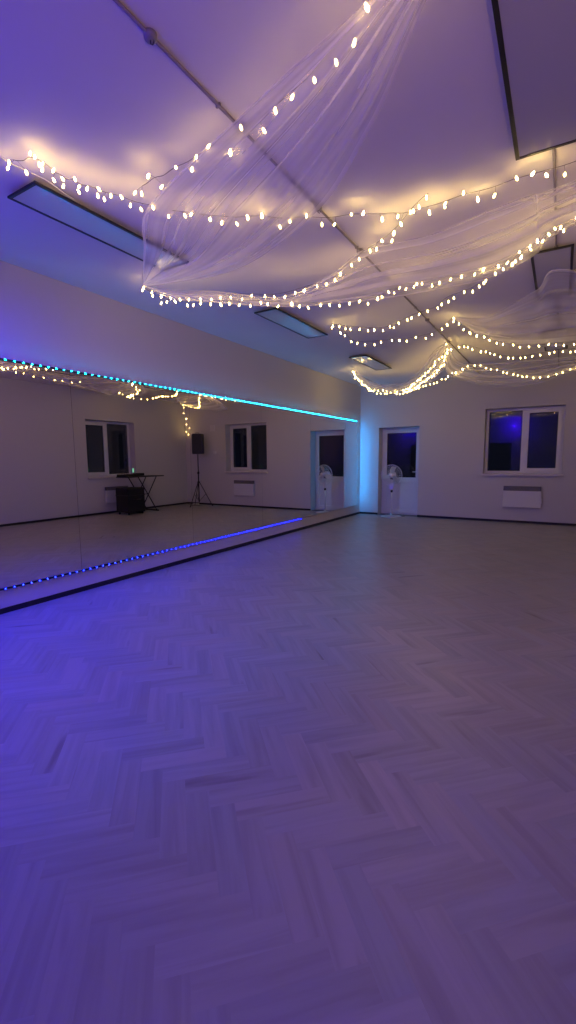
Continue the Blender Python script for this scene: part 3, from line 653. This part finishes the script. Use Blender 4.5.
# ------------------------------------------------------------------ fairy light strings
def bulb_mesh(name, m, s=1.):
    bm = lathe(bmesh.new(), [(.001,-.027*s),(.0045*s,-.025*s),(.0068*s,-.017*s),(.0055*s,-.008*s),(.003*s,0)], 8)
    me = bpy.data.meshes.new(name); fixn(bm).to_mesh(me); bm.free(); me.materials.append(m)
    for p in me.polygons: p.use_smooth = True
    return me
BM = bulb_mesh('bulb', M['bulb']); BB = bulb_mesh('bulb_large', M['bulb_bright'], 1.15)
def fairy(key, label, step=.1, jit=.02, wob=.012):
    S = STRINGS[key]; rnd = random.Random(ord(key[0])*31+len(key))
    if 'bulbs' in S:
        pos = [Vector(p) for p in S['bulbs']]; cab = []
        for i, p in enumerate(pos):
            ws = [(pos[k], 1/(1+abs(k-i))) for k in range(max(0,i-3), min(len(pos),i+4))]
            cab.append(sum((q*w for q, w in ws), Vector())/sum(w for q, w in ws)+Vector((0,0,.012)))
        big = [rnd.random() < .25 and p.x > -2.5 for p in pos]
    else:
        cab = crom(S['path'], 8)
        pos = []; pts = resample(cab, step=step)
        for ip, p in enumerate(pts):
            if p.x > .15 and ip % 2: continue
            q = p+Vector((rnd.uniform(-jit,jit), rnd.uniform(-jit,jit)*1.5, rnd.uniform(-.035,.0))); pos.append(q)
        big = [rnd.random() < .12 for _ in pos]
    for c in cab: c.z = min(c.z, HC-.012)
    o0 = cab[0].copy(); o0.z = HC
    rt = thing('fairy_light_string', label, 'fairy lights', o0, group='warm white fairy light strings on the ceiling drapes')
    bm = bmesh.new(); tube(bm, [c-o0 for c in (crom(cab, 3) if 'bulbs' in S else cab)], .0016, 5)
    for p in pos:                                    # the short drop lead of each bulb
        c = min(cab, key=lambda t: (t-p).length); tube(bm, [c-o0, p-o0], .0009, 4)
    link('light_cable', bm, M['cable'], rt)
    for i, p in enumerate(pos[:100]):
        o = bpy.data.objects.new('bulb', BB if big[i] else BM); COL.objects.link(o); o.parent = rt
        p.z = min(p.z, HC-.008); o.location = p-o0; o.rotation_euler = (rnd.uniform(-.5,.5), rnd.uniform(-.5,.5), 0)
    rt.name = 'fairy_light_string'
    return rt
fairy('S1', 'sparse string of warm lights nearest the viewer, rising to the top edge', .12)
fairy('S2', 'warm light string crossing the ceiling from the left edge over the first left panel')
fairy('A', 'warm light string climbing from the left drape corner to the middle hook', .10)
fairy('B', 'warm light string following the long swag from mirror side to right edge', .095)
fairy('C', 'warm light string rising from beside the middle left panel towards the right', .10)
fairy('D', 'short sagging warm light string beyond the middle left panel', .11)
fairy('E', 'warm light string sagging right from the conduit hook below the second right panel', .12)
fairy('F', 'warm light string from far left corner swag crossing under the farthest right panel', .095)
fairy('F2', 'dense warm light string wrapped along the underside of the far left swag', .07)
fairy('G', 'lowest warm light string near the far wall, ending down the far right corner', .11)
# lead-in cable at the left
rt = thing('lead_cable', 'pale curved supply cable of the lights at the left edge', 'cable', (-2.87, 1.56, 3.15))
bm = bmesh.new(); pts = LEAD; tube(bm, [Vector(p)-Vector((-2.87,1.56,3.15)) for p in crom(pts, 6)], .004, 6); link('cord', bm, M['white_cable'], rt, True)

# night outside
gr = bpy.data.objects  # (outside stays dark: the sky below is black)
w = bpy.data.worlds.new('night'); sc.world = w; w.use_nodes = True
w.node_tree.nodes['Background'].inputs[0].default_value = (.004,.005,.010,1); w.node_tree.nodes['Background'].inputs[1].default_value = 1.

# ------------------------------------------------------------------ unseen coloured lamps behind and beside the viewer; the warm spot is added fill
def lamp(kind, loc, color, power, size=.3, rot=None, **kw):
    l = bpy.data.lights.new('lamp', kind); l.color = color; l.energy = power
    if kind == 'AREA': l.size = size
    elif kind in ('POINT','SPOT'): l.shadow_soft_size = size
    for k, v in kw.items(): setattr(l, k, v)
    o = bpy.data.objects.new('unseen_lamp', l); COL.objects.link(o); o.location = loc
    if rot is not None:
        d = Vector(rot)-Vector(loc); o.rotation_euler = d.to_track_quat('-Z','Y').to_euler()
    return o
for a in LAMPS: lamp(**a)

# ------------------------------------------------------------------ camera
f_px = 448.7
p, yw, ro = math.radians(6.703), math.radians(31.186), math.radians(-.485)
F = Vector((-math.sin(yw)*math.cos(p), math.cos(yw)*math.cos(p), -math.sin(p)))
Rv = Vector((math.cos(yw), math.sin(yw), 0)); Uv = Rv.cross(F)
R2 = Rv*math.cos(ro)+Uv*math.sin(ro); U2 = Uv*math.cos(ro)-Rv*math.sin(ro)
cd = bpy.data.cameras.new('camera'); cam = bpy.data.objects.new('camera', cd); COL.objects.link(cam)
cam.matrix_world = Matrix(((R2.x,U2.x,-F.x,0),(R2.y,U2.y,-F.y,0),(R2.z,U2.z,-F.z,1.4),(0,0,0,1)))
cd.sensor_fit = 'VERTICAL'; cd.sensor_height = 36; cd.lens = f_px/1024*36; cd.clip_start = .02
sc.camera = cam
sc.view_settings.view_transform = 'Standard'; sc.view_settings.look = 'None'
sc.view_settings.gamma = 1; sc.view_settings.use_curve_mapping = False; sc.view_settings.exposure = EXPO
sc.cycles.use_denoising = True
sc.cycles.max_bounces = 10; sc.cycles.diffuse_bounces = 5; sc.cycles.glossy_bounces = 5; sc.cycles.transparent_max_bounces = 24
sc.cycles.sample_clamp_indirect = 4; sc.cycles.caustics_reflective = True
